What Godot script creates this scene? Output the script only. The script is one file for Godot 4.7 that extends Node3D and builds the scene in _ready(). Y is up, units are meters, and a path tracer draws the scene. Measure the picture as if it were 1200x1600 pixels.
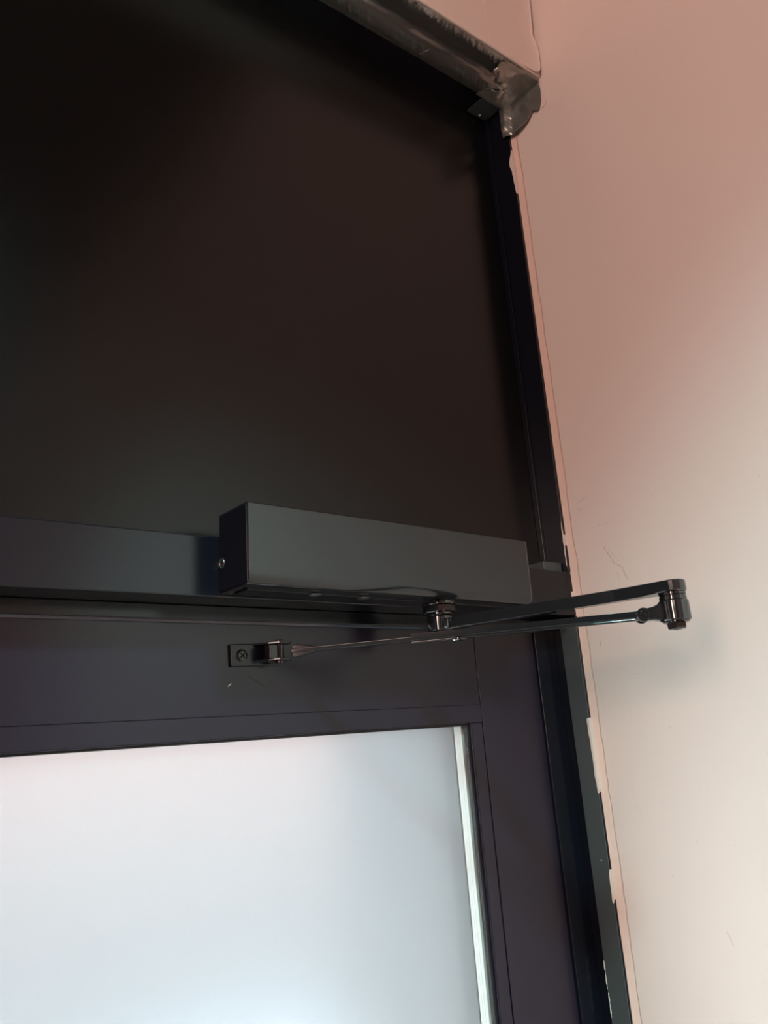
extends Node3D
# All lengths below are in "u"; one u is S metres. The door frame's front stands at z = -1 u, the camera at the origin, 1.94 m above the floor.
const S := 0.56
const EYE := 1.94
const FLOOR_Y := -1.94 / S
const CEIL_Y := 2.35
const WALL_X := 1.288
const FRONT_Z := -0.9
const SOFFIT_Y := 1.375
const LEFT_X := -5.2
const BACK_Z := 8.0
const FILL_C := Color(1.0, 0.86, 0.81)
const FILL_E := 9.2
const DOWN := Vector3(0.08, CEIL_Y, 0.92)
const DOWN_E := 6.0
const DOWN_C := Color(0.74, 0.99, 1.0)
const SKY_E := 14.0

var M := {}
var taken := {}
var rng := RandomNumberGenerator.new()
var noise := FastNoiseLite.new()

func U(x: float, y: float, z: float) -> Vector3:
	return Vector3(x * S, y * S + EYE, z * S)

# ---------------------------------------------------------------- mesh builder
class MB:
	var st := SurfaceTool.new()
	var o := Vector3.ZERO     # the thing's base in u; vertices are stored relative to it, in metres
	var s := 1.0
	var n_tris := 0
	func _init(origin: Vector3, scale: float) -> void:
		o = origin
		s = scale
		st.begin(Mesh.PRIMITIVE_TRIANGLES)
	func v(p: Vector3, n: Vector3, uv: Vector2) -> void:
		st.set_normal(n)
		st.set_uv(uv)
		st.add_vertex((p - o) * s)
	func tri(a: Vector3, b: Vector3, c: Vector3, na: Vector3, nb: Vector3, nc: Vector3, ua := Vector2.ZERO, ub := Vector2.ZERO, uc := Vector2.ZERO) -> void:
		var g := (b - a).cross(c - a)
		if g.length_squared() < 1e-18:
			return
		n_tris += 1
		if g.dot(na + nb + nc) > 0.0:      # front faces run clockwise
			v(a, na, ua)
			v(c, nc, uc)
			v(b, nb, ub)
		else:
			v(a, na, ua)
			v(b, nb, ub)
			v(c, nc, uc)
	func quad(a: Vector3, b: Vector3, c: Vector3, d: Vector3, n: Vector3, uva := Vector2(0, 0), uvb := Vector2(1, 0), uvc := Vector2(1, 1), uvd := Vector2(0, 1)) -> void:
		tri(a, b, c, n, n, n, uva, uvb, uvc)
		tri(a, c, d, n, n, n, uva, uvc, uvd)
	# a box with rounded edges; r holds the radii of the -x +x -y +y -z +z sides
	func rbox(c: Vector3, h: Vector3, r: Array, b := Basis.IDENTITY, k := 3) -> void:
		var lo := Vector3(r[0], r[2], r[4])
		var hi := Vector3(r[1], r[3], r[5])
		var axis_pts := []
		for i in 3:
			var l := []
			for j in k + 1:
				l.append(-h[i] + lo[i] * (1.0 - cos(PI / 2 * j / k)) * 1.0)
			for j in k + 1:
				l.append(h[i] - hi[i] * (1.0 - cos(PI / 2 * (k - j) / k)))
			axis_pts.append(l)
		for ax in 3:
			var u: int = (ax + 1) % 3
			var w: int = (ax + 2) % 3
			for sg in [-1.0, 1.0]:
				var lu: Array = axis_pts[u]
				var lw: Array = axis_pts[w]
				for i in lu.size() - 1:
					for j in lw.size() - 1:
						var ps := []
						var ns := []
						for q in [[i, j], [i + 1, j], [i + 1, j + 1], [i, j + 1]]:
							var p := Vector3.ZERO
							p[ax] = sg * h[ax]
							p[u] = lu[q[0]]
							p[w] = lw[q[1]]
							var inner := Vector3(clampf(p.x, -h.x + lo.x, h.x - hi.x), clampf(p.y, -h.y + lo.y, h.y - hi.y), clampf(p.z, -h.z + lo.z, h.z - hi.z))
							var rs := Vector3.ZERO
							for a in 3:
								rs[a] = maxf(lo[a] if p[a] < inner[a] else hi[a], 1e-6)
							var d := Vector3((p.x - inner.x) / rs.x, (p.y - inner.y) / rs.y, (p.z - inner.z) / rs.z)
							if d.length() < 1e-6:
								d[ax] = sg
							d = d.normalized()
							var out := inner + Vector3(d.x * rs.x, d.y * rs.y, d.z * rs.z)
							for a in 3:
								if absf(p[a] - inner[a]) < 1e-9:
									out[a] = p[a]
							ps.append(c + b * out)
							ns.append((b * Vector3(d.x / rs.x, d.y / rs.y, d.z / rs.z).normalized()))
						tri(ps[0], ps[1], ps[2], ns[0], ns[1], ns[2])
						tri(ps[0], ps[2], ps[3], ns[0], ns[2], ns[3])
	func box(x0: float, x1: float, y0: float, y1: float, z0: float, z1: float, r := 0.0015) -> void:
		var m := minf(minf(absf(x1 - x0), absf(y1 - y0)), absf(z1 - z0)) * 0.45
		r = minf(r, m)
		rbox(Vector3(x0 + x1, y0 + y1, z0 + z1) / 2, Vector3(absf(x1 - x0), absf(y1 - y0), absf(z1 - z0)) / 2, [r, r, r, r, r, r], Basis.IDENTITY, 2)
	# profile of [radius, height] pairs turned round an axis that starts at p
	func lathe(p: Vector3, axis: Vector3, profile: Array, segs := 28, twist := 0.0) -> void:
		axis = axis.normalized()
		var side := axis.cross(Vector3.UP if absf(axis.y) < 0.9 else Vector3.RIGHT).normalized()
		var other := axis.cross(side)
		for i in profile.size() - 1:
			var r0: float = profile[i][0]
			var h0: float = profile[i][1]
			var r1: float = profile[i + 1][0]
			var h1: float = profile[i + 1][1]
			var slope := Vector2(h1 - h0, -(r1 - r0))
			if slope.length() < 1e-9:
				continue
			slope = slope.normalized()
			for k in segs:
				var t0 := TAU * k / segs + twist
				var t1 := TAU * (k + 1) / segs + twist
				var tm := (t0 + t1) / 2
				var flat := segs <= 8
				var d0 := side * cos(t0) + other * sin(t0)
				var d1 := side * cos(t1) + other * sin(t1)
				var dm := side * cos(tm) + other * sin(tm)
				var n0 := (dm if flat else d0) * slope.x + axis * slope.y
				var n1 := (dm if flat else d1) * slope.x + axis * slope.y
				var a := p + d0 * r0 + axis * h0
				var b := p + d1 * r0 + axis * h0
				var c := p + d1 * r1 + axis * h1
				var d := p + d0 * r1 + axis * h1
				tri(a, b, c, n0, n1, n1)
				tri(a, c, d, n0, n1, n0)
	# a flat outline (Vector2 list) pulled along n; ex, ey span its plane; c is a chamfer
	func prism(poly: PackedVector2Array, p: Vector3, ex: Vector3, ey: Vector3, n: Vector3, depth: float, c := 0.0) -> void:
		var inner := poly
		if c > 0.0:
			var off := Geometry2D.offset_polygon(poly, -c, Geometry2D.JOIN_MITER)
			if off.size() == 1 and off[0].size() == poly.size():
				inner = off[0]
				var best := 0
				for k in inner.size():
					if inner[k].distance_to(poly[0]) < inner[best].distance_to(poly[0]):
						best = k
				var turned := PackedVector2Array()
				for k in inner.size():
					turned.append(inner[(k + best) % inner.size()])
				inner = turned
			else:
				c = 0.0
		var at := func(q: Vector2, h: float) -> Vector3: return p + ex * q.x + ey * q.y + n * h
		var idx := Geometry2D.triangulate_polygon(inner)
		for k in range(0, idx.size(), 3):
			tri(at.call(inner[idx[k]], depth), at.call(inner[idx[k + 1]], depth), at.call(inner[idx[k + 2]], depth), n, n, n)
			tri(at.call(inner[idx[k]], 0.0), at.call(inner[idx[k + 1]], 0.0), at.call(inner[idx[k + 2]], 0.0), -n, -n, -n)
		var area := 0.0
		for k in poly.size():
			area += poly[k].cross(poly[(k + 1) % poly.size()])
		for k in poly.size():
			var k1 := (k + 1) % poly.size()
			var e := poly[k1] - poly[k]
			var out2 := (Vector2(e.y, -e.x) if area > 0 else Vector2(-e.y, e.x)).normalized()
			var out := ex * out2.x + ey * out2.y
			quad(at.call(poly[k], c), at.call(poly[k1], c), at.call(poly[k1], depth - c), at.call(poly[k], depth - c), out)
			if c > 0.0:
				quad(at.call(poly[k], depth - c), at.call(poly[k1], depth - c), at.call(inner[k1], depth), at.call(inner[k], depth), (out + n).normalized())
				quad(at.call(poly[k], c), at.call(poly[k1], c), at.call(inner[k1], 0.0), at.call(inner[k], 0.0), (out - n).normalized())
	# a sheet given by rows of points, with thickness th towards -n0; smooth normals
	func sheet(rows: Array, th: float, uvs := false) -> void:
		var nr := rows.size()
		var nc: int = rows[0].size()
		var nor := []
		for i in nr:
			var l := []
			for j in nc:
				var di: Vector3 = rows[mini(i + 1, nr - 1)][j] - rows[maxi(i - 1, 0)][j]
				var dj: Vector3 = rows[i][mini(j + 1, nc - 1)] - rows[i][maxi(j - 1, 0)]
				l.append(di.cross(dj).normalized())
			nor.append(l)
		for i in nr - 1:
			for j in nc - 1:
				var q := [[i, j], [i, j + 1], [i + 1, j + 1], [i + 1, j]]
				var p := []
				var n := []
				var t := []
				for k in 4:
					p.append(rows[q[k][0]][q[k][1]])
					n.append(nor[q[k][0]][q[k][1]])
					t.append(Vector2(float(q[k][1]) / (nc - 1), float(q[k][0]) / (nr - 1)))
				tri(p[0], p[1], p[2], n[0], n[1], n[2], t[0], t[1], t[2])
				tri(p[0], p[2], p[3], n[0], n[2], n[3], t[0], t[2], t[3])
				tri(p[0] - n[0] * th, p[1] - n[1] * th, p[2] - n[2] * th, -n[0], -n[1], -n[2], t[0], t[1], t[2])
				tri(p[0] - n[0] * th, p[2] - n[2] * th, p[3] - n[3] * th, -n[0], -n[2], -n[3], t[0], t[2], t[3])
		var rim := []
		for j in nc: rim.append([0, j])
		for i in range(1, nr): rim.append([i, nc - 1])
		for j in range(nc - 2, -1, -1): rim.append([nr - 1, j])
		for i in range(nr - 2, 0, -1): rim.append([i, 0])
		var mid: Vector3 = rows[nr / 2][nc / 2]
		for k in rim.size():
			var a: Array = rim[k]
			var b: Array = rim[(k + 1) % rim.size()]
			var pa: Vector3 = rows[a[0]][a[1]]
			var pb: Vector3 = rows[b[0]][b[1]]
			var na: Vector3 = nor[a[0]][a[1]]
			var nb: Vector3 = nor[b[0]][b[1]]
			var out := (pb - pa).cross(na).normalized()
			if out.dot(pa - mid) < 0: out = -out
			quad(pa, pb, pb - nb * th, pa - na * th, out)

# ---------------------------------------------------------------- scene helpers
func numbered(called: String) -> String:
	if not taken.has(called):
		taken[called] = 0
		return called
	taken[called] += 1
	return "%s_%03d" % [called, taken[called]]

func meta(o: Node, label := "", category := "", group := "", kind := "") -> void:
	if label: o.set_meta("label", label)
	if category: o.set_meta("category", category)
	if group: o.set_meta("group", group)
	if kind: o.set_meta("kind", kind)

func thing(called: String, base: Vector3, label: String, category: String, group := "", kind := "") -> Node3D:
	var n := Node3D.new()
	n.name = numbered(called)
	add_child(n)
	n.position = U(base.x, base.y, base.z)
	n.set_meta("base", base)
	meta(n, label, category, group, kind)
	return n

func base_of(n: Node) -> Vector3:
	while n != self and not n.has_meta("base"):
		n = n.get_parent()
	return n.get_meta("base")

func mb(parent: Node) -> MB:
	return MB.new(base_of(parent), S)

func part(called: String, b: MB, mat: Material, parent: Node, label := "") -> MeshInstance3D:
	var m := MeshInstance3D.new()
	m.name = called
	m.mesh = b.st.commit()
	m.material_override = mat
	parent.add_child(m, true)
	if label: m.set_meta("label", label)
	return m

# a top-level thing or piece of the setting that is one mesh
func single(called: String, base: Vector3, build: Callable, mat: Material, label: String, category: String, group := "", kind := "") -> MeshInstance3D:
	var b := MB.new(base, S)
	build.call(b)
	var m := MeshInstance3D.new()
	m.name = numbered(called)
	m.mesh = b.st.commit()
	m.material_override = mat
	add_child(m)
	m.position = U(base.x, base.y, base.z)
	m.set_meta("base", base)
	meta(m, label, category, group, kind)
	return m

func boxpart(called: String, parent: Node, mat: Material, x0: float, x1: float, y0: float, y1: float, z0: float, z1: float, r := 0.0015) -> MeshInstance3D:
	var b := mb(parent)
	b.box(x0, x1, y0, y1, z0, z1, r)
	return part(called, b, mat, parent)

# ---------------------------------------------------------------- materials
func lin(r: float, g: float, b: float) -> Color:
	return Color(r, g, b).linear_to_srgb()

func noise_tex(freq: float, size: int, normal: bool, strength := 1.0, seed_ := 1) -> NoiseTexture2D:
	var f := FastNoiseLite.new()
	f.seed = seed_
	f.noise_type = FastNoiseLite.TYPE_SIMPLEX_SMOOTH
	f.frequency = freq
	f.fractal_octaves = 3
	var t := NoiseTexture2D.new()
	t.width = size
	t.height = size
	t.seamless = true
	t.as_normal_map = normal
	t.bump_strength = strength
	t.noise = f
	return t

func paint(c: Color, rough: float, spec := 0.5, peel := 0.0) -> StandardMaterial3D:
	var m := StandardMaterial3D.new()
	m.albedo_color = c
	m.roughness = rough
	m.metallic_specular = spec
	if peel > 0.0:
		m.normal_enabled = true
		m.normal_texture = M.peel_tex
		m.normal_scale = peel
		m.uv1_triplanar = true
		m.uv1_world_triplanar = true
		m.uv1_scale = Vector3(9, 9, 9)
	return m

func wall_marks() -> Image:
	# marks seen on the pink wall near the door: scratches, rubs and specks; u runs along z from -1 to -0.4, v down from y = 1.7 to y = -0.5
	var w := 600
	var h := 2048
	var im := Image.create(w, h, false, Image.FORMAT_RGBA8)
	im.fill(Color(0.5, 0.4, 0.34, 0.0))
	var at := func(z: float, y: float) -> Vector2: return Vector2((z + 1.0) / 0.6 * w, (1.7 - y) / 2.2 * h)
	var dab := func(p: Vector2, r: float, c: Color) -> void:
		for yy in range(int(p.y - r - 1), int(p.y + r + 2)):
			for xx in range(int(p.x - r - 1), int(p.x + r + 2)):
				if xx < 0 or yy < 0 or xx >= w or yy >= h: continue
				var f := clampf(1.3 - Vector2(xx, yy).distance_to(p) / maxf(r, 0.5), 0, 1) * c.a
				if f > im.get_pixel(xx, yy).a: im.set_pixel(xx, yy, Color(c.r, c.g, c.b, f))
	var stroke := func(pts: Array, r: float, c: Color, broken: float) -> void:
		for i in pts.size() - 1:
			var a: Vector2 = at.call(pts[i][0], pts[i][1])
			var b: Vector2 = at.call(pts[i + 1][0], pts[i + 1][1])
			var n := int(a.distance_to(b) / 0.8) + 1
			for k in n:
				if rng.randf() < broken: continue
				var q := a.lerp(b, float(k) / n) + Vector2(rng.randf_range(-0.5, 0.5), rng.randf_range(-0.5, 0.5))
				dab.call(q, r * rng.randf_range(0.6, 1.2), c)
	var dark := Color(0.30, 0.25, 0.23, 0.55)
	var grey := Color(0.42, 0.36, 0.33, 0.35)
	stroke.call([[-0.9205, 0.322], [-0.912, 0.305], [-0.9018, 0.2858], [-0.8875, 0.2766], [-0.884, 0.262], [-0.8799, 0.2514]], 0.9, dark, 0.15)
	stroke.call([[-0.915, 0.323], [-0.903, 0.303], [-0.893, 0.288]], 0.7, grey, 0.3)
	stroke.call([[-0.899, 0.268], [-0.8985, 0.254]], 0.9, grey, 0.2)
	stroke.call([[-0.9242, 0.365], [-0.912, 0.364], [-0.902, 0.364]], 0.8, grey, 0.4)
	stroke.call([[-0.966, 0.4205], [-0.958, 0.4215], [-0.947, 0.426]], 1.4, Color(0.40, 0.31, 0.28, 0.22), 0.5)
	stroke.call([[-0.967, 0.406], [-0.952, 0.405]], 1.6, Color(0.42, 0.33, 0.3, 0.16), 0.6)
	stroke.call([[-0.9587, 0.149], [-0.9580, 0.141]], 0.9, Color(0.3, 0.25, 0.22, 0.5), 0.0)
	stroke.call([[-0.925, 0.10], [-0.90, 0.085], [-0.885, 0.082]], 1.0, Color(0.45, 0.38, 0.34, 0.14), 0.6)
	stroke.call([[-0.80, -0.325], [-0.792, -0.345]], 0.9, Color(0.35, 0.28, 0.25, 0.4), 0.2)
	for k in 26:
		var p: Vector2 = at.call(rng.randf_range(-0.97, -0.45), rng.randf_range(-0.45, 0.5))
		dab.call(p, rng.randf_range(0.6, 1.0), Color(0.32, 0.26, 0.24, rng.randf_range(0.2, 0.5)))
	for k in 10:
		var z := rng.randf_range(-0.96, -0.82)
		var y := rng.randf_range(-0.15, 0.2)
		stroke.call([[z, y], [z + rng.randf_range(-0.015, 0.015), y - rng.randf_range(0.01, 0.03)]], 0.6, Color(0.42, 0.36, 0.33, 0.16), 0.4)
	return im

func make_materials() -> void:
	M.peel_tex = noise_tex(0.02, 512, true, 1.0, 3)
	M.frame = paint(lin(0.0055, 0.006, 0.010), 0.2, 0.45, 0.02)
	M.door = paint(lin(0.0095, 0.0068, 0.0160), 0.22, 0.45, 0.02)
	M.panel = paint(lin(0.004, 0.0041, 0.0045), 0.24, 0.41, 0.01)
	M.strip = paint(lin(0.055, 0.062, 0.063), 0.4, 0.5, 0.03)
	M.cover = paint(lin(0.010, 0.010, 0.0115), 0.13, 0.54, 0.01)
	M.arm = paint(lin(0.010, 0.009, 0.010), 0.08, 0.66)
	M.bolt = paint(lin(0.14, 0.135, 0.13), 0.3)
	M.bolt.metallic = 0.8
	M.gasket = paint(lin(0.008, 0.008, 0.009), 0.6)
	M.groove = paint(lin(0.004, 0.004, 0.005), 0.8)
	M.sealant = paint(lin(0.68, 0.47, 0.40), 0.55, 0.4, 0.25)
	M.chip = paint(lin(0.66, 0.53, 0.47), 0.7)
	M.under = paint(lin(0.12, 0.07, 0.05), 0.9)
	M.alu = paint(lin(0.55, 0.55, 0.52), 0.4)
	M.alu.metallic = 0.7
	M.dot = paint(lin(0.7, 0.68, 0.6), 0.6)
	# the wall: one pink emulsion, faint roller texture, marks near the door from a second texture
	var w := paint(lin(0.70, 0.56, 0.505), 0.62, 0.35, 0.0)
	w.normal_enabled = true
	w.normal_texture = noise_tex(0.03, 512, true, 1.0, 8)
	w.normal_scale = 0.10
	w.uv1_triplanar = true
	w.uv1_world_triplanar = true
	w.uv1_scale = Vector3(4, 4, 4)
	M.wall_plain = w
	var wd: StandardMaterial3D = w.duplicate()
	wd.uv1_triplanar = false
	wd.uv1_world_triplanar = false
	wd.uv1_scale = Vector3.ONE
	wd.normal_enabled = false
	wd.detail_enabled = true
	wd.detail_blend_mode = BaseMaterial3D.BLEND_MODE_MIX
	wd.detail_uv_layer = BaseMaterial3D.DETAIL_UV_1
	wd.detail_albedo = ImageTexture.create_from_image(wall_marks())
	M.wall = wd
	M.wall_dark = paint(lin(0.05, 0.045, 0.045), 0.8)
	M.ceiling = paint(lin(0.10, 0.09, 0.088), 0.9)
	M.floor = paint(lin(0.32, 0.30, 0.27), 0.5)
	M.outer = paint(lin(0.088, 0.086, 0.084), 0.85)
	M.paving = paint(lin(0.044, 0.043, 0.042), 0.9)
	M.apron = paint(lin(0.80, 0.82, 0.82), 0.9)
	M.facade = paint(lin(0.140, 0.097, 0.088), 0.9)
	M.facade_low = paint(lin(0.112, 0.097, 0.089), 0.9)
	# tapes
	var bt := paint(lin(0.30, 0.30, 0.285), 0.28, 0.5)
	bt.metallic = 0.85
	bt.normal_enabled = true
	bt.normal_texture = noise_tex(0.05, 256, true, 2.0, 5)
	bt.normal_scale = 0.3
	bt.uv1_triplanar = true
	bt.uv1_world_triplanar = true
	bt.uv1_scale = Vector3(24, 24, 24)
	M.foil_tape = bt
	var st := paint(lin(0.42, 0.40, 0.37), 0.3, 0.5)
	st.metallic = 0.8
	st.normal_enabled = true
	st.normal_texture = noise_tex(0.02, 256, true, 3.0, 6)
	st.normal_scale = 0.6
	st.uv1_triplanar = true
	st.uv1_world_triplanar = true
	st.uv1_scale = Vector3(12, 12, 12)
	M.silver_tape = st
	# glass
	var g := StandardMaterial3D.new()
	g.transparency = BaseMaterial3D.TRANSPARENCY_ALPHA
	g.albedo_color = Color(0.9, 0.95, 0.95, 0.04)
	g.roughness = 0.02
	M.clear_glass = g
	var fr := StandardMaterial3D.new()
	fr.transparency = BaseMaterial3D.TRANSPARENCY_ALPHA
	fr.albedo_color = Color(0.97, 0.985, 0.985, 0.0)
	fr.roughness = 0.34
	fr.refraction_enabled = true
	fr.refraction_scale = 0.05
	M.frosted = fr
	# perforated spacer: two staggered rows of tiny holes
	var im := Image.create(64, 2048, false, Image.FORMAT_RGBA8)
	im.fill(Color(0.70, 0.70, 0.66))
	for k in 256:
		for q in 2:
			im.fill_rect(Rect2i(18 + 18 * q, 8 * k + 4 * q, 5, 3), Color(0.42, 0.42, 0.38))
	var sp := paint(Color.WHITE, 0.5)
	sp.albedo_texture = ImageTexture.create_from_image(im)
	M.spacer = sp

func emitting(c: Color, e: float) -> StandardMaterial3D:
	var m := StandardMaterial3D.new()
	m.albedo_color = Color(0.8, 0.8, 0.8)
	m.emission_enabled = true
	m.emission = c
	m.emission_energy_multiplier = e
	return m

# ---------------------------------------------------------------- build
func _ready() -> void:
	rng.seed = 7
	noise.seed = 4
	noise.frequency = 1.0
	noise.noise_type = FastNoiseLite.TYPE_SIMPLEX_SMOOTH
	noise.fractal_octaves = 3
	# camera
	var cam := Camera3D.new()
	cam.name = "camera"
	cam.fov = rad_to_deg(2.0 * atan(800.0 / 1300.0))
	cam.near = 0.02
	cam.far = 200.0
	cam.basis = Basis(Vector3.UP, deg_to_rad(-39.6211)) * Basis(Vector3.RIGHT, deg_to_rad(15.4274)) * Basis(Vector3.BACK, deg_to_rad(-4.5028))
	cam.position = U(0, 0, 0)
	add_child(cam)
	cam.make_current()
	# sky: bright and overcast
	var env := Environment.new()
	env.background_mode = Environment.BG_SKY
	var sky := Sky.new()
	var sm := ProceduralSkyMaterial.new()
	sm.sky_top_color = Color(0.80, 0.86, 0.92)
	sm.sky_horizon_color = Color(0.95, 0.96, 0.97)
	sm.ground_bottom_color = Color(0.6, 0.6, 0.6)
	sm.ground_horizon_color = Color(0.95, 0.96, 0.97)
	sm.energy_multiplier = SKY_E
	sky.sky_material = sm
	env.sky = sky
	env.tonemap_mode = Environment.TONE_MAPPER_LINEAR
	env.tonemap_exposure = 1.0
	env.sdfgi_enabled = true
	env.ssao_enabled = true
	env.ssil_enabled = true
	var we := WorldEnvironment.new()
	we.name = "world"
	we.environment = env
	add_child(we)
	# added fill panels and an added spot light the room from out of view
	make_materials()
	structure()
	outside()
	ceiling_and_fill()
	added_downlight()
	door_frame()
	transom_panel()
	door_leaf()
	sealant()
	tapes()
	closer()

func edge_wave(y: float) -> float:
	return 0.0022 * noise.get_noise_2d(y * 9.0, 3.0) + 0.0012 * noise.get_noise_2d(y * 40.0, 9.0)

func structure() -> void:
	# right wall: its visible skin ends in a wavy plaster edge beside the frame
	var y0 := FLOOR_Y
	var y1 := CEIL_Y
	var wr := thing("wall_right", Vector3(WALL_X, FLOOR_Y, 0), "long pink painted side wall with scratches beside the black door frame", "wall", "", "structure")
	var b := mb(wr)
	var ys := [y0]
	var y := -1.3
	while y < 2.3:
		ys.append(y)
		y += 0.01
	ys.append(y1)
	var uv := func(z: float, yy: float) -> Vector2: return Vector2(clampf((z + 1.0) / 0.6, 0.002, 0.998), clampf((1.7 - yy) / 2.2, 0.001, 0.999))
	for i in ys.size() - 1:
		var ya: float = ys[i]
		var yb: float = ys[i + 1]
		var over: bool = ya >= SOFFIT_Y
		var za: float = FRONT_Z - 0.02 if over else -0.9845 + edge_wave(ya)
		var zb: float = FRONT_Z - 0.02 if over else -0.9845 + edge_wave(yb)
		var p := [Vector3(WALL_X, ya, za), Vector3(WALL_X, ya, -0.4), Vector3(WALL_X, yb, -0.4), Vector3(WALL_X, yb, zb)]
		b.quad(p[0], p[1], p[2], p[3], Vector3.LEFT, uv.call(za, ya), uv.call(-0.4, ya), uv.call(-0.4, yb), uv.call(zb, yb))
		b.quad(p[0], p[3], Vector3(WALL_X + 0.004, yb, zb), Vector3(WALL_X + 0.004, ya, za), Vector3.FORWARD, uv.call(-0.99, 1.69), uv.call(-0.99, 1.69), uv.call(-0.99, 1.69), uv.call(-0.99, 1.69))
	part("painted_plaster", b, M.wall, wr)
	b = mb(wr)
	b.quad(Vector3(WALL_X, y0, -0.4), Vector3(WALL_X, y0, BACK_Z), Vector3(WALL_X, y1, BACK_Z), Vector3(WALL_X, y1, -0.4), Vector3.LEFT)
	part("plain_plaster", b, M.wall_plain, wr)
	boxpart("masonry", wr, M.under, WALL_X + 0.004, WALL_X + 0.4, y0, y1, -1.5, BACK_Z, 0.0)
	boxpart("outer_reveal", wr, M.outer, 1.085, WALL_X + 0.4, y0, 0.6, -1.54, -1.20, 0.004)
	# front wall above and left of the door
	single("wall_front", Vector3(0, SOFFIT_Y, FRONT_Z), func(q: MB) -> void:
		q.box(LEFT_X, WALL_X, SOFFIT_Y, CEIL_Y, -1.5, FRONT_Z, 0.003)
		q.box(LEFT_X, -0.46, FLOOR_Y, SOFFIT_Y, -1.5, FRONT_Z, 0.003), M.wall_plain, "pink painted wall over the door opening", "wall", "", "structure")
	single("wall_left", Vector3(LEFT_X, FLOOR_Y, 0), func(q: MB) -> void: q.box(LEFT_X - 0.3, LEFT_X, FLOOR_Y, CEIL_Y, -1.5, BACK_Z + 0.3, 0.0), M.wall_dark, "far dark side wall of the room", "wall", "", "structure")
	single("wall_back", Vector3(0, FLOOR_Y, BACK_Z), func(q: MB) -> void: q.box(LEFT_X, WALL_X + 0.4, FLOOR_Y, CEIL_Y, BACK_Z, BACK_Z + 0.3, 0.0), M.wall_plain, "pink wall at the back of the room", "wall", "", "structure")
	single("floor", Vector3(0, FLOOR_Y, 0), func(q: MB) -> void: q.box(LEFT_X - 0.3, WALL_X + 0.4, FLOOR_Y - 0.3, FLOOR_Y, -1.5, BACK_Z + 0.3, 0.0), M.floor, "pale floor of the room", "floor", "", "structure")

func ceiling_and_fill() -> void:
	single("ceiling", Vector3(0, CEIL_Y, 0), func(q: MB) -> void: q.box(LEFT_X - 0.3, WALL_X + 0.4, CEIL_Y, CEIL_Y + 0.3, -1.5, BACK_Z + 0.3, 0.0), M.ceiling, "dark ceiling above the door", "ceiling", "", "structure")
	# two added fill panels on the unseen left wall, softening shade on the right wall
	added_fill_panel(Vector3(LEFT_X + 0.002, 1.05, 1.85), 0.43, 1.25, FILL_E * 0.5, "tall added warm fill panel on the unseen dark wall, nearest the door")
	added_fill_panel(Vector3(LEFT_X + 0.002, 1.88, 3.5), 0.95, 0.42, FILL_E * 0.5, "wide low added warm fill panel high on the unseen dark wall")

func added_fill_panel(c: Vector3, hw: float, hh: float, energy: float, label: String) -> void:
	var t := thing("added_fill_panel", c, label, "fill light")
	boxpart("light_housing", t, M.gasket, c.x, c.x + 0.10, c.y - hh - 0.03, c.y + hh + 0.03, c.z - hw - 0.03, c.z + hw + 0.03)
	boxpart("diffuser", t, emitting(FILL_C, 2.0), c.x + 0.10, c.x + 0.11, c.y - hh, c.y + hh, c.z - hw, c.z + hw)
	var l := AreaLight3D.new()
	l.name = numbered("fill_panel_glow")
	l.area_size = Vector2(2.0 * hw * S, 2.0 * hh * S)
	l.area_normalize_energy = true
	l.light_energy = energy
	l.light_color = FILL_C
	l.area_range = 14.0
	l.area_attenuation = 2.0
	l.shadow_enabled = true
	l.position = U(c.x + 0.115, c.y, c.z)
	l.rotation = Vector3(0, -PI / 2, 0)
	add_child(l)

func added_downlight() -> void:
	# added unseen spot with a baffle; its cone stands in for door daylight
	var c := DOWN
	var t := thing("added_downlight", c, "added round ceiling lamp out of view, standing in for door daylight", "added_downlight")
	var b := mb(t)
	b.lathe(c, Vector3.DOWN, [[0.0, 0.0], [0.275, 0.0], [0.275, 0.18], [0.255, 0.18], [0.235, 0.10], [0.0, 0.10]], 40)
	part("light_housing", b, M.gasket, t)
	b = mb(t)
	b.lathe(c + Vector3(0, -0.101, 0), Vector3.DOWN, [[0.20, 0.0], [0.20, 0.004], [0.0, 0.004]], 40)
	part("diffuser", b, emitting(DOWN_C, 1.5), t)
	var l := SpotLight3D.new()
	l.name = "added_downlight_glow"
	l.light_energy = DOWN_E
	l.light_color = DOWN_C
	l.light_size = 0.10
	l.spot_range = 14.0
	l.spot_attenuation = 2.0
	l.spot_angle = 55.5
	l.spot_angle_attenuation = 0.6
	l.shadow_enabled = true
	l.position = U(c.x, c.y - 0.185, c.z)
	l.rotation = Vector3(-PI / 2, 0, 0)
	add_child(l)

func outside() -> void:
	single("street", Vector3(0, FLOOR_Y - 0.3, -20), func(q: MB) -> void: q.box(-60, 60, FLOOR_Y - 0.6, FLOOR_Y - 0.3, -60, -7.5, 0.0), M.paving, "grey street blurred behind the frosted glass", "street", "", "structure")
	single("pavement", Vector3(0, FLOOR_Y - 0.25, -4), func(q: MB) -> void: q.box(-60, 60, FLOOR_Y - 0.6, FLOOR_Y - 0.25, -7.5, -1.5, 0.0), M.apron, "pavement right outside the door, whitened to bounce daylight inside", "pavement", "", "structure")  # white tone stands for sunlit ground, to bounce daylight up through the glass
	var t := thing("building", Vector3(0, FLOOR_Y - 0.3, -16), "cream building blurred across the street behind the frosted glass", "building")
	boxpart("wall", t, M.facade, -3, 40, FLOOR_Y + 2.2, 9, -20, -16, 0.0)
	boxpart("plinth", t, M.facade_low, -3, 40, FLOOR_Y - 0.3, FLOOR_Y + 2.2, -20, -15.9, 0.0)

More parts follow.
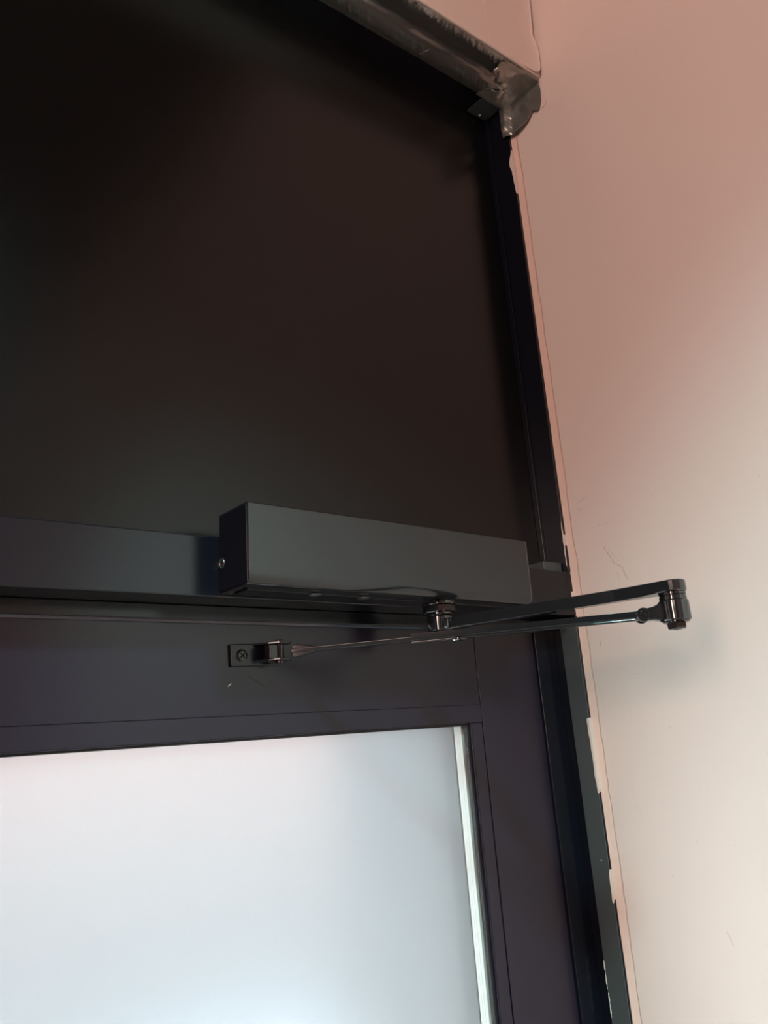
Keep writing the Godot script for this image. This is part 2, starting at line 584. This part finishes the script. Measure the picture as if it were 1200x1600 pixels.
func door_frame() -> void:
	var f := thing("trim_1", Vector3(1.25, FLOOR_Y, -1.05), "black painted steel door frame with a crossbar under the dark overhead panel", "door frame", "", "structure")
	boxpart("transom_bar", f, M.frame, -0.455, 1.2835, 0.2045, 0.289, -1.16, -1.0, 0.0022)
	boxpart("head_stop", f, M.frame, -0.40, 1.2225, 0.184, 0.2045, -1.14, -1.06, 0.0015)
	boxpart("jamb", f, M.frame, 1.2225, 1.287, FLOOR_Y, 0.2045, -1.18, -1.058, 0.0015)
	boxpart("jamb_lining", f, M.frame, 1.2795, 1.2875, FLOOR_Y, 0.2045, -1.058, -1.0, 0.001)
	boxpart("jamb_grey_band", f, M.strip, 1.2775, 1.2795, FLOOR_Y, 0.198, -1.04, -1.001, 0.0006)  # lighter grey band laid on the lower jamb lining
	boxpart("upper_jamb_lining", f, M.frame, 1.276, 1.2875, 0.289, 1.373, -1.16, -1.0, 0.001)
	boxpart("head_lining", f, M.frame, -0.455, 1.2875, 1.3705, 1.40, -1.16, -1.004, 0.001)
	boxpart("jamb", f, M.frame, -0.46, -0.40, FLOOR_Y, 0.2045, -1.18, -1.0, 0.0015)
	boxpart("upper_jamb_lining", f, M.frame, -0.46, -0.45, 0.289, 1.373, -1.16, -1.0, 0.001)
	var cl := boxpart("corner_cleat", f, M.strip, 1.214, 1.2725, 1.3665, 1.3705, -1.0575, -1.006, 0.001)
	var b := mb(f)
	b.lathe(Vector3(1.2465, 1.3665, -1.0505), Vector3.DOWN, [[0.0, 0.0022], [0.0022, 0.0018], [0.003, 0.0], [0.0, 0.0]], 10)
	part("paint_blob", b, M.dot, cl, "pale blob")
	# scuffs of bare white on the grey jamb band
	b = mb(f)
	for q in [[-0.3947, -0.4401, -1.0395], [-0.445, -0.4841, -1.0385], [-0.2300, -0.2325, -1.0156]]:
		var y0: float = q[0]
		var y1: float = q[1]
		var n := 6
		for k in n:
			var ya := lerpf(y0, y1, float(k) / n)
			var yb := lerpf(y0, y1, float(k + 1) / n)
			var w := 0.0006 + 0.0005 * sin(k * 2.1)
			b.box(1.2768, 1.2776, yb, ya, q[2] - w, q[2] + w, 0.0)
	part("bare_scuff", b, M.dot, f, "white scuffs along the lower jamb")

func transom_panel() -> void:
	var w := thing("window_1", Vector3(0.4, 0.289, -1.06), "large glossy black panel filling the frame over the door", "panel", "", "structure")
	boxpart("panel_sheet", w, M.panel, -0.45, 1.276, 0.289, 1.3705, -1.10, -1.06, 0.0)
	boxpart("glazing_bead", w, M.frame, 1.2690, 1.2760, 0.305, 1.3665, -1.06, -1.0475, 0.001)
	# lower bead, a little deeper towards the wall
	var b := mb(w)
	var poly := PackedVector2Array([Vector2(-0.45, 0.289), Vector2(1.2690, 0.289), Vector2(1.2690, 0.3305), Vector2(-0.45, 0.296)])
	b.prism(poly, Vector3(0, 0, -1.06), Vector3.RIGHT, Vector3.UP, Vector3.BACK, 0.008, 0.0)
	part("glazing_bead", b, M.panel, w)
	boxpart("bead_block", w, M.strip, 1.222, 1.2745, 0.2895, 0.309, -1.055, -1.013, 0.0015)

func door_leaf() -> void:
	var d := thing("door_1", Vector3(0.43, FLOOR_Y, -1.08), "black framed door leaf with one tall frosted glass pane", "door", "", "structure")
	var z := -1.0625
	boxpart("stile", d, M.door, 1.0650, 1.2219, FLOOR_Y + 0.02, 0.180, -1.14, z, 0.0012)
	boxpart("stile", d, M.door, -0.395, -0.2410, FLOOR_Y + 0.02, 0.180, -1.14, z, 0.0012)
	boxpart("top_rail", d, M.door, -0.2400, 1.0635, 0.0508, 0.180, -1.14, z, 0.0012)
	boxpart("bottom_rail", d, M.door, -0.2400, 1.0635, FLOOR_Y + 0.02, FLOOR_Y + 0.35, -1.14, z, 0.0012)
	boxpart("glazing_bead", d, M.door, -0.2400, 1.0635, 0.0213, 0.0508, -1.075, z + 0.0001, 0.0004)
	boxpart("glazing_bead", d, M.door, 1.0360, 1.0635, FLOOR_Y + 0.35, 0.0210, -1.075, z + 0.0002, 0.0022)
	boxpart("glazing_bead", d, M.door, -0.2400, -0.2120, FLOOR_Y + 0.35, 0.0210, -1.075, z + 0.0002, 0.0022)
	# the inner lip of the glazing beads
	boxpart("bead_lip", d, M.door, 1.0338, 1.0362, FLOOR_Y + 0.35, 0.0212, -1.0700, z + 0.0006, 0.0008)
	boxpart("bead_lip", d, M.door, -0.2120, 1.0250, 0.0200, 0.0214, -1.0700, z + 0.0005, 0.0005)
	var mark_mb := mb(d)
	mark_mb.prism(PackedVector2Array([Vector2(0.604, 0.1065), Vector2(0.622, 0.1045), Vector2(0.650, 0.1075), Vector2(0.640, 0.0995), Vector2(0.6285, 0.0915), Vector2(0.6170, 0.0985)]), Vector3(0, 0, z), Vector3.RIGHT, Vector3.UP, Vector3.BACK, 0.0006, 0.0002)
	part("dark_mark", mark_mb, M.frame, d, "small dark triangular mark under the shoe")  # thin dark triangle laid on the rail under the shoe
	mark_mb = mb(d)
	mark_mb.rbox(Vector3(0.5745, 0.0935, z), Vector3(0.0032, 0.0005, 0.0004), [0.0002, 0.0002, 0.0002, 0.0002, 0.0002, 0.0002], Basis(Vector3.BACK, 0.6), 2)
	part("paint_fleck", mark_mb, M.dot, d)
	boxpart("gasket", d, M.gasket, 1.0285, 1.0362, FLOOR_Y + 0.35, 0.0213, -1.0745, -1.0665, 0.002)
	boxpart("gasket", d, M.gasket, -0.2120, 1.0285, 0.0165, 0.0216, -1.0745, -1.0665, 0.002)
	boxpart("gasket", d, M.gasket, -0.2122, -0.2045, FLOOR_Y + 0.35, 0.0213, -1.0745, -1.0665, 0.002)
	boxpart("clear_pane", d, M.clear_glass, -0.2300, 1.0500, FLOOR_Y + 0.33, 0.0400, -1.0785, -1.0750, 0.0)
	boxpart("frosted_pane", d, M.frosted, -0.2300, 1.0500, FLOOR_Y + 0.33, 0.0400, -1.1040, -1.0970, 0.0)
	var b := mb(d)
	var yb := FLOOR_Y + 0.35
	var n := 14
	for k in n:
		var ya := lerpf(yb, 0.0235, float(k) / n)
		var yc := lerpf(yb, 0.0235, float(k + 1) / n)
		b.quad(Vector3(1.0265, ya, -1.0968), Vector3(1.0265, ya, -1.0788), Vector3(1.0265, yc, -1.0788), Vector3(1.0265, yc, -1.0968), Vector3.LEFT)
	b.box(1.0266, 1.042, yb, 0.0235, -1.0968, -1.0788, 0.0)
	part("spacer_bar", b, M.spacer, d, "white perforated spacer bar")
	boxpart("spacer_bar", d, M.alu, -0.2050, 1.0266, 0.0235, 0.036, -1.0968, -1.0788, 0.0)
	# black edge cover behind the spacer, and the outer beads
	boxpart("outer_bead", d, M.gasket, 1.0270, 1.0635, FLOOR_Y + 0.35, 0.0505, -1.14, -1.1042, 0.0)
	boxpart("outer_bead", d, M.gasket, -0.2400, 1.0270, 0.0230, 0.0505, -1.14, -1.1042, 0.0)

func sealant() -> void:
	var t := thing("sealant_bead", Vector3(1.284, FLOOR_Y, -0.99), "thin pink sealant bead running down between black frame and pink wall", "sealant")
	var b := mb(t)
	var y := -1.3
	var step := 0.008
	while y < SOFFIT_Y - 0.008:
		var r := []
		for yy in [y, y + step]:
			var e: float = -0.9845 + edge_wave(yy) - 0.0017 - 0.0008 * maxf(0.0, noise.get_noise_2d(yy * 30.0, 50.0))
			var l: float = -1.0015 + 0.0016 * noise.get_noise_2d(yy * 14.0, 80.0) + 0.0008 * noise.get_noise_2d(yy * 70.0, 20.0)
			var x: float = WALL_X - 0.0012 + 0.0006 * noise.get_noise_2d(yy * 20.0, 33.0)
			r.append([Vector3(WALL_X + 0.003, yy, e), Vector3(x, yy, e - 0.0006), Vector3(x - 0.0022, yy, lerpf(e, l, 0.6)), Vector3(1.2825, yy, l), Vector3(1.2845, yy, l - 0.002)])
		for k in 4:
			var a: Vector3 = r[0][k]
			var c: Vector3 = r[1][k]
			var a2: Vector3 = r[0][k + 1]
			var c2: Vector3 = r[1][k + 1]
			var nn := (c - a).cross(a2 - a).normalized()
			if nn.x > 0.3 or nn.dot(Vector3(-1, 0, 0.6)) < 0 and k > 0: nn = -nn
			b.quad(a, a2, c2, c, nn)
		y += step
	part("bead", b, M.sealant, t)
	# flakes of plaster and paint that lie over the frame's edge
	var chips := [
		[[[1.2500, -0.9985], [1.2400, -1.0005], [1.2300, -1.0050], [1.2230, -1.0072], [1.2130, -1.0078], [1.2040, -1.0060], [1.1960, -1.0030], [1.1900, -1.0042], [1.1810, -1.0020], [1.1690, -1.0025], [1.1560, -1.0008], [1.1390, -1.0000], [1.1500, -0.9965], [1.2000, -0.9965]], "pale paint flake lapping over the black frame just under the silver tape"],
		[[[0.0150, -0.9985], [0.0140, -1.0030], [0.0100, -1.0042], [0.0020, -1.0036], [-0.0130, -1.0040], [-0.0250, -1.0026], [-0.0420, -1.0030], [-0.0520, -1.0024], [-0.0750, -1.0022], [-0.0860, -1.0034], [-0.1010, -1.0016], [-0.1180, -1.0010], [-0.1100, -0.9985], [-0.0400, -0.9985]], "long pale paint flake on the frame edge beside the door's upper corner"],
		[[[-0.2450, -0.9995], [-0.2560, -1.0016], [-0.2680, -1.0024], [-0.2800, -1.0018], [-0.2940, -1.0028], [-0.3000, -1.0014], [-0.2900, -0.9990]], "small pale paint flake on the frame edge near the photo's lower right"],
		[[[0.2885, -1.0010], [0.2868, -1.0042], [0.2825, -1.0050], [0.2805, -1.0030], [0.2840, -1.0000]], "tiny white paint fleck where the crossbar meets the wall"],
		[[[0.3900, -1.0004], [0.3760, -1.0026], [0.3640, -1.0018], [0.3500, -1.0030], [0.3380, -1.0016], [0.3250, -1.0032], [0.3150, -1.0020], [0.3050, -1.0030], [0.3000, -1.0010], [0.3500, -0.9998]], "thin rough paint flake on the frame edge above the crossbar"],
		[[[0.2600, -1.0004], [0.2560, -1.0030], [0.2480, -1.0020], [0.2430, -1.0032], [0.2330, -1.0016], [0.2400, -0.9996]], "small pale paint flake on the frame edge just above the closer arm"],
	]
	for q in chips:
		var poly := PackedVector2Array()
		for p in q[0]:
			poly.append(Vector2(p[0], p[1]))
		var mid := poly[0]
		single("paint_flake", Vector3(1.279, mid.x, mid.y), func(m: MB) -> void: m.prism(poly, Vector3(1.2835, 0, 0), Vector3.UP, Vector3.BACK, Vector3.LEFT, 0.0085, 0.0006), M.chip, q[1], "paint flake", "paint flakes along the frame edge")

func tapes() -> void:
	# black tape under the lintel, from the frame's head to the front wall; ribbed along both borders
	var t := thing("foil_tape", Vector3(0.5, SOFFIT_Y, -0.95), "dark ribbed foil tape strip along the underside of the pink lintel", "tape")
	var rows := []
	var n := 900
	for i in n + 1:
		var x := lerpf(0.2, 1.2300, float(i) / n)
		var row := []
		for j in 25:
			var f := float(j) / 24
			var z := lerpf(-1.006, -0.9035, f)
			var rim := maxf(0.0, 1.0 - absf(f - 0.16) / 0.2) + maxf(0.0, 1.0 - absf(f - 0.9) / 0.14)
			var rib := pow(1.0 - absf(noise.get_noise_2d(x * 60.0 + f * 5.0, 11.0 + floor(f * 2.0) * 7.0)), 7.0)
			var h := 0.0032 * rim * (0.5 + rib) + 0.0010 * noise.get_noise_2d(x * 12.0, f * 9.0)
			h += 0.0040 * sin(f * PI) * 0.6 - 0.004 * exp(-pow((f - 0.55) / 0.14, 2.0))
			row.append(Vector3(x, SOFFIT_Y - 0.0032 - h + lerpf(-0.0012, 0.0, f), z))
		rows.append(row)
	var b := mb(t)
	b.sheet(rows, -0.0008)
	part("tape_strip", b, M.foil_tape, t)
	# the loose thread of tape on the lower border
	b = mb(t)
	b.rbox(Vector3(1.02, SOFFIT_Y - 0.008, -0.985), Vector3(0.0006, 0.0012, 0.010), [0.0003, 0.0003, 0.0003, 0.0003, 0.0003, 0.0003], Basis(Vector3.UP, 0.4), 2)
	part("loose_thread", b, M.alu, t, "pale loose thread")
	# silver tape: a crumpled end under the lintel and a flap folded down on the wall
	var s := thing("silver_tape", Vector3(1.25, SOFFIT_Y, -0.95), "crumpled silver tape folded round the upper right corner of the frame", "tape")
	rows = []
	for i in 37:
		var f := float(i) / 36
		var row := []
		for j in 33:
			var g := float(j) / 32
			var z := lerpf(-1.0075, -0.9020, g)
			var ragged := 1.1900 + 0.030 * noise.get_noise_2d(z * 22.0, 5.0) - 0.03 * g + 0.035 * exp(-pow((g - 0.35) / 0.2, 2.0))
			var x := lerpf(ragged, 1.2835, f)
			var h := 0.0060 * noise.get_noise_2d(x * 16.0, z * 12.0) + 0.0014 * noise.get_noise_2d(x * 40.0, z * 40.0)
			row.append(Vector3(x, SOFFIT_Y - 0.0105 + h * (1.0 - f * 0.6), z))
		rows.append(row)
	b = mb(s)
	b.sheet(rows, -0.0008)
	part("soffit_piece", b, M.silver_tape, s)
	rows = []
	var top := [Vector2(1.3640, -1.0140), Vector2(1.3690, -0.9816), Vector2(1.3715, -0.9061)]
	var low := [Vector2(1.2850, -1.0090), Vector2(1.2810, -0.9861), Vector2(1.2860, -0.9600), Vector2(1.2925, -0.9440), Vector2(1.3080, -0.9300), Vector2(1.3000, -0.9180), Vector2(1.3030, -0.9100), Vector2(1.3274, -0.9025)]
	for i in 29:
		var f := float(i) / 28
		var row := []
		for j in 41:
			var g := float(j) / 40
			var a: Vector2 = top[0].lerp(top[1], g * 2) if g < 0.5 else top[1].lerp(top[2], g * 2 - 1)
			var kk := g * (low.size() - 1)
			var k := mini(int(kk), low.size() - 2)
			var c: Vector2 = low[k].lerp(low[k + 1], kk - k)
			var p := a.lerp(c, f)
			var lift := 0.0015 + 0.0030 * f * f + 0.0050 * noise.get_noise_2d(p.x * 20.0, p.y * 16.0) * sin(f * PI * 0.9) + 0.0006 * noise.get_noise_2d(p.x * 50.0, p.y * 50.0) + 0.006 * exp(-pow((g - 0.2) / 0.18, 2.0)) * f
			var x := WALL_X - 0.004 - lift
			if p.y < -0.99: x -= 0.011 * clampf((-0.985 - p.y) / 0.015, 0, 1)
			row.append(Vector3(x, p.x, p.y))
		rows.append(row)
	b = mb(s)
	b.sheet(rows, 0.0008)
	part("wall_flap", b, M.silver_tape, s)
	# the loose plaster skin on the front wall, ending in a ragged lip near the corner
	var lip := [Vector2(2.30, 1.2700), Vector2(1.90, 1.2760), Vector2(1.70, 1.2790), Vector2(1.5946, 1.2790), Vector2(1.5524, 1.2760), Vector2(1.508, 1.2740), Vector2(1.4771, 1.2690), Vector2(1.4584, 1.2780), Vector2(1.4273, 1.2835), Vector2(1.4000, 1.2820), Vector2(1.3780, 1.2760)]
	rows = []
	for i in 121:
		var yy := lerpf(2.30, 1.3780, pow(float(i) / 120, 0.6))
		var ex := 1.27
		for k in lip.size() - 1:
			if yy <= lip[k].x and yy >= lip[k + 1].x:
				ex = lerpf(lip[k].y, lip[k + 1].y, (lip[k].x - yy) / (lip[k].x - lip[k + 1].x))
		ex += 0.0016 * noise.get_noise_2d(yy * 50.0, 70.0)
		var row := []
		for j in 21:
			var g := float(j) / 20
			var x := lerpf(1.13, ex, 1.0 - pow(1.0 - g, 1.6))
			var lift := 0.0004 + 0.0075 * pow(g, 4.0) + 0.0016 * g * noise.get_noise_2d(x * 30.0, yy * 20.0)
			row.append(Vector3(x, yy, FRONT_Z + lift))
		rows.append(row)
	var pl := thing("peeling_paint", Vector3(1.2, SOFFIT_Y, FRONT_Z), "pink paint skin peeling from the lintel wall with a ragged lip at the corner", "peeling paint")
	b = mb(pl)
	b.sheet(rows, 0.0016)
	part("paint_skin", b, M.wall_plain, pl)
	# a small curl of paint right of the silver flap
	var curl := PackedVector2Array([Vector2(1.3700, -0.9000), Vector2(1.3550, -0.8960), Vector2(1.3350, -0.8900), Vector2(1.3150, -0.8905), Vector2(1.3020, -0.8990), Vector2(1.3000, -0.9080), Vector2(1.3300, -0.9060)])
	single("paint_flake", Vector3(WALL_X, 1.30, -0.9), func(m: MB) -> void: m.prism(curl, Vector3(WALL_X - 0.0004, 0, 0), Vector3.UP, Vector3.BACK, Vector3.LEFT, 0.0032, 0.0008), M.wall_plain, "pink paint curl lifting from the wall beside the silver tape flap", "paint flake", "paint flakes along the frame edge")

func along(a: Vector3, b: Vector3) -> Basis:
	# x runs from a to b, y stays up as far as it can
	var x := (b - a).normalized()
	var z := x.cross(Vector3.UP).normalized()
	return Basis(x, z.cross(x), z)

func hexhead(b: MB, p: Vector3, axis: Vector3, r: float, h: float) -> void:
	b.lathe(p, axis, [[r, 0.0], [r, h * 0.8], [r * 0.86, h], [r * 0.5, h], [r * 0.45, h * 0.55], [0.0, h * 0.55]], 6)

func closer() -> void:
	var t := thing("door_closer", Vector3(0.80, 0.2046, -1.0), "black surface door closer on the crossbar with a folded arm to the door", "door closer")
	var tilt := Basis(Vector3.BACK, -0.0105)
	var cx := 0.805
	var cy := 0.2620
	# the cover: sharp at its left end, rounded below, in front and at its right end
	var b := mb(t)
	b.rbox(Vector3(cx, cy, -0.9605), Vector3(0.2740, 0.0555, 0.0395), [0.0012, 0.013, 0.0170, 0.0035, 0.0008, 0.0110], tilt, 8)
	var cover := part("cover", b, M.cover, t)
	# a plate that closes the left end, and the hole near the wall side of it
	b = mb(t)
	b.rbox(Vector3(0.5305, 0.2640, -0.9610), Vector3(0.0008, 0.0525, 0.0370), [0.0004, 0.0004, 0.0004, 0.0004, 0.0004, 0.0004], tilt, 2)
	part("end_plate", b, M.frame, cover)
	b = mb(t)
	b.lathe(Vector3(0.5297, 0.2500, -0.9925), Vector3.LEFT, [[0.0075, 0.0], [0.0072, 0.0010], [0.0058, 0.0012], [0.0050, 0.0003], [0.0, 0.0001]], 20)
	part("valve_screw", b, M.bolt, cover, "grey valve screw")
	# underside: shallow floor plate with two screws
	b = mb(t)
	b.rbox(Vector3(cx, 0.2056, -0.9700), Vector3(0.2600, 0.0012, 0.0180), [0.0006, 0.0006, 0.0006, 0.0006, 0.0006, 0.0006], tilt, 2)
	part("floor_plate", b, M.frame, t)
	for x in [0.655, 0.740]:
		b = mb(t)
		b.lathe(Vector3(x, 0.2044 - (x - cx) * 0.0105, -0.9560), Vector3.DOWN, [[0.0085, -0.001], [0.0085, 0.0004], [0.0075, 0.0010], [0.0, 0.0014]], 20)
		part("body_screw", b, M.bolt, t)
	# spindle stack
	var sp := Vector3(0.8930, 0.2040, -0.9620)
	b = mb(t)
	b.lathe(sp, Vector3.DOWN, [[0.0275, -0.003], [0.0275, 0.0025], [0.0262, 0.0036], [0.0225, 0.0036]], 36)
	b.lathe(sp + Vector3(0, -0.0036, 0), Vector3.DOWN, [[0.0245, 0.0], [0.0258, 0.0012], [0.0258, 0.0100], [0.0245, 0.0112], [0.0190, 0.0112]], 8)
	b.lathe(sp + Vector3(0, -0.0148, 0), Vector3.DOWN, [[0.0195, 0.0], [0.0195, 0.003], [0.0225, 0.0032], [0.0232, 0.0042], [0.0225, 0.0052], [0.0175, 0.0054], [0.0175, 0.0110], [0.0, 0.0110]], 36)
	part("spindle", b, M.arm, t)
	# main arm: boss at the spindle, flat bar, knuckle at the elbow
	var a0 := Vector3(0.8930, 0.1700, -0.9620)
	var e := Vector3(1.0370, 0.1778, -0.6400)
	var ba := along(a0, e)
	var length := a0.distance_to(e)
	b = mb(t)
	b.lathe(a0 + Vector3(0, 0.0135, 0), Vector3.DOWN, [[0.0, 0.0], [0.0195, 0.0], [0.0205, 0.001], [0.0205, 0.0215], [0.0195, 0.0225], [0.0, 0.0225]], 28)
	var outline := PackedVector2Array([Vector2(0.0, -0.0165), Vector2(length * 0.78, -0.0120), Vector2(length * 0.90, -0.0152), Vector2(length, -0.0200)])
	for k in range(1, 12):
		var an := -PI / 2 + PI * k / 12.0
		outline.append(Vector2(length + 0.0200 * cos(an), 0.0200 * sin(an)))
	outline.append_array(PackedVector2Array([Vector2(length, 0.0200), Vector2(length * 0.90, 0.0152), Vector2(length * 0.78, 0.0120), Vector2(0.0, 0.0165)]))
	b.prism(outline, a0 - ba.y * 0.0080, ba.x, ba.z, ba.y, 0.0160, 0.0016)
	var arm := part("main_arm", b, M.arm, t)
	b = mb(t)
	var m0 := a0 - ba.y * 0.0078 + ba.z * 0.0152 + ba.x * 0.02
	var m1 := a0 - ba.y * 0.0078 + ba.z * 0.0112 + ba.x * length * 0.78
	var m2 := a0 - ba.y * 0.0078 + ba.z * 0.0145 + ba.x * length * 0.90
	b.lathe(m0, m1 - m0, [[0.0, 0.0], [0.0014, 0.0002], [0.0014, m0.distance_to(m1)], [0.0, m0.distance_to(m1)]], 12)
	b.lathe(m1, m2 - m1, [[0.0, 0.0], [0.0014, 0.0], [0.0012, m1.distance_to(m2)], [0.0, m1.distance_to(m2)]], 12)
	part("arm_edge", b, M.arm, arm)
	b = mb(t)
	hexhead(b, a0 + Vector3(0, -0.009, 0), Vector3.DOWN, 0.0125, 0.0075)
	part("arm_screw", b, M.arm, arm)
	b = mb(t)
	b.rbox(a0 + Vector3(-0.006, -0.0005, 0.0235), Vector3(0.0085, 0.0065, 0.0045), [0.002, 0.002, 0.002, 0.002, 0.002, 0.002], Basis(Vector3.UP, 0.4), 3)
	part("clamp_lug", b, M.arm, arm)
	# elbow: washers, the forearm's eye, its neck and the bolt
	var ax := Vector3.DOWN
	b = mb(t)
	b.lathe(e + Vector3(0, -0.0080, 0), ax, [[0.0165, 0.0], [0.0185, 0.0006], [0.0185, 0.0038], [0.0172, 0.0046], [0.0172, 0.0054], [0.0185, 0.0060], [0.0185, 0.0106], [0.0170, 0.0114], [0.0, 0.0114]], 32)
	part("elbow_washer", b, M.arm, t)
	var f0 := e + Vector3(-0.0012, -0.0195, 0)
	var shoe := Vector3(0.6530, 0.1365, -1.0330)
	var piv := f0 + (shoe - f0).normalized() * 0.0440 + Vector3(0, -0.0150, 0)
	b = mb(t)
	b.lathe(f0, ax, [[0.0, 0.0], [0.0195, 0.0], [0.0208, 0.0012], [0.0212, 0.0265], [0.0198, 0.0280], [0.0, 0.0280]], 36)
	var nb := along(f0 + Vector3(0, -0.014, 0), piv)
	var neck := PackedVector2Array([Vector2(0.008, -0.0125), Vector2(0.020, -0.0110), Vector2(0.030, -0.0085), Vector2(0.0445, -0.0080)])
	for k in range(1, 8):
		var an := -PI / 2 + PI * k / 8.0
		neck.append(Vector2(0.0445 + 0.0080 * cos(an), 0.0080 * sin(an)))
	neck.append_array(PackedVector2Array([Vector2(0.0445, 0.0080), Vector2(0.030, 0.0090), Vector2(0.020, 0.0125), Vector2(0.008, 0.0138)]))
	b.prism(neck, f0 + Vector3(0, -0.014, 0) - nb.z * 0.0085, nb.x, nb.y, nb.z, 0.0170, 0.0012)
	var eye := part("elbow_eye", b, M.arm, t)
	b = mb(t)
	b.lathe(f0 + Vector3(0, -0.0280, 0), ax, [[0.0180, 0.0], [0.0180, 0.0018], [0.0150, 0.0030], [0.0130, 0.0030]], 28)
	hexhead(b, f0 + Vector3(0, -0.0308, 0), ax, 0.0140, 0.0085)
	part("elbow_bolt", b, M.arm, eye)
	# forearm: channel that starts as a fork round the neck, with a pin through it
	var fb := along(piv, shoe)
	var flen := piv.distance_to(shoe)
	var tube := flen * 0.64
	b = mb(t)
	b.rbox(piv + fb.x * (tube / 2 - 0.004), Vector3(tube / 2 + 0.004, 0.0066, 0.0115), [0.002, 0.001, 0.0052, 0.0012, 0.0112, 0.0112], fb, 7)
	var fore := part("forearm", b, M.arm, t)
	b = mb(t)
	b.lathe(piv - fb.y * 0.0055 - fb.z * 0.0085 + fb.x * 0.012, fb.x, [[0.0, 0.0], [0.0018, 0.0003], [0.0018, tube - 0.0125], [0.0, tube - 0.0122]], 14)
	part("channel_edge", b, M.arm, fore)
	for sd in [1.0, -1.0]:
		b = mb(t)
		b.lathe(piv + fb.z * sd * 0.0105, fb.z * sd, [[0.0098, -0.003], [0.0098, 0.0014], [0.0086, 0.0026], [0.0060, 0.0026], [0.0052, 0.0016], [0.0030, 0.0016], [0.0026, 0.0030], [0.0, 0.0032]], 28)
		part("pivot_pin", b, M.arm, fore)
	b = mb(t)
	b.lathe(piv + fb.x * (tube * 0.79) - fb.y * 0.0060, -fb.y, [[0.0, -0.001], [0.0115, -0.001], [0.0115, 0.0012], [0.0095, 0.0026], [0.0, 0.0030]], 24)
	part("adjusting_screw", b, M.arm, fore)
	# rod that slides out of the channel, ending in a flattened eye
	b = mb(t)
	b.rbox(piv + fb.x * ((tube + flen - 0.018) / 2), Vector3((flen - 0.018 - tube) / 2 + 0.01, 0.0030, 0.0085), [0.001, 0.001, 0.0012, 0.0012, 0.0012, 0.0012], fb, 3)
	var rp := piv + fb.x * (flen - 0.026)
	b.prism(PackedVector2Array([Vector2(-0.016, -0.0040), Vector2(0.010, -0.0092), Vector2(0.018, -0.0085), Vector2(0.018, 0.0085), Vector2(0.010, 0.0092), Vector2(-0.016, 0.0040)]), rp - fb.z * 0.006, fb.x, fb.y, fb.z, 0.012, 0.0012)
	part("sliding_rod", b, M.arm, t)
	# shoe: base plate, screw, two cheeks with a pin
	b = mb(t)
	b.rbox(Vector3(0.6180, 0.1355, -1.0600), Vector3(0.0430, 0.0160, 0.0030), [0.0015, 0.0015, 0.0015, 0.0015, 0.0005, 0.0015], Basis(Vector3.BACK, 0.03), 3)
	for yy in [0.1478, 0.1245]:
		b.prism(PackedVector2Array([Vector2(0.6080, -1.0600), Vector2(0.6600, -1.0600), Vector2(0.6600, -1.0330), Vector2(0.6520, -1.0240), Vector2(0.6350, -1.0240), Vector2(0.6240, -1.0360)]), Vector3(0, yy, 0), Vector3.RIGHT, Vector3.BACK, Vector3.UP, 0.0030, 0.0006)
	var sh := part("shoe_bracket", b, M.frame, t)
	b = mb(t)
	b.lathe(Vector3(0.5920, 0.1340, -1.0572), Vector3.BACK, [[0.0090, 0.0], [0.0088, 0.0012], [0.0060, 0.0028], [0.0, 0.0032]], 24)
	var scr := part("shoe_screw", b, M.cover, sh)
	b = mb(t)
	for an in [0.75, 0.75 + PI / 2]:
		b.rbox(Vector3(0.5920, 0.1340, -1.0542), Vector3(0.0052, 0.0012, 0.0006), [0.0002, 0.0002, 0.0002, 0.0002, 0.0002, 0.0002], Basis(Vector3.BACK, an), 2)
	part("screw_slot", b, M.groove, sh)
	b = mb(t)
	b.lathe(Vector3(0.6430, 0.1205, -1.0370), Vector3.UP, [[0.0, 0.0], [0.0055, 0.0], [0.0062, 0.0008], [0.0062, 0.0330], [0.0055, 0.0338], [0.0, 0.0338]], 20)
	b.rbox(Vector3(0.6290, 0.1365, -1.0370), Vector3(0.0068, 0.0108, 0.0075), [0.002, 0.002, 0.002, 0.002, 0.002, 0.002], Basis.IDENTITY, 3)
	part("shoe_pin", b, M.cover, sh)
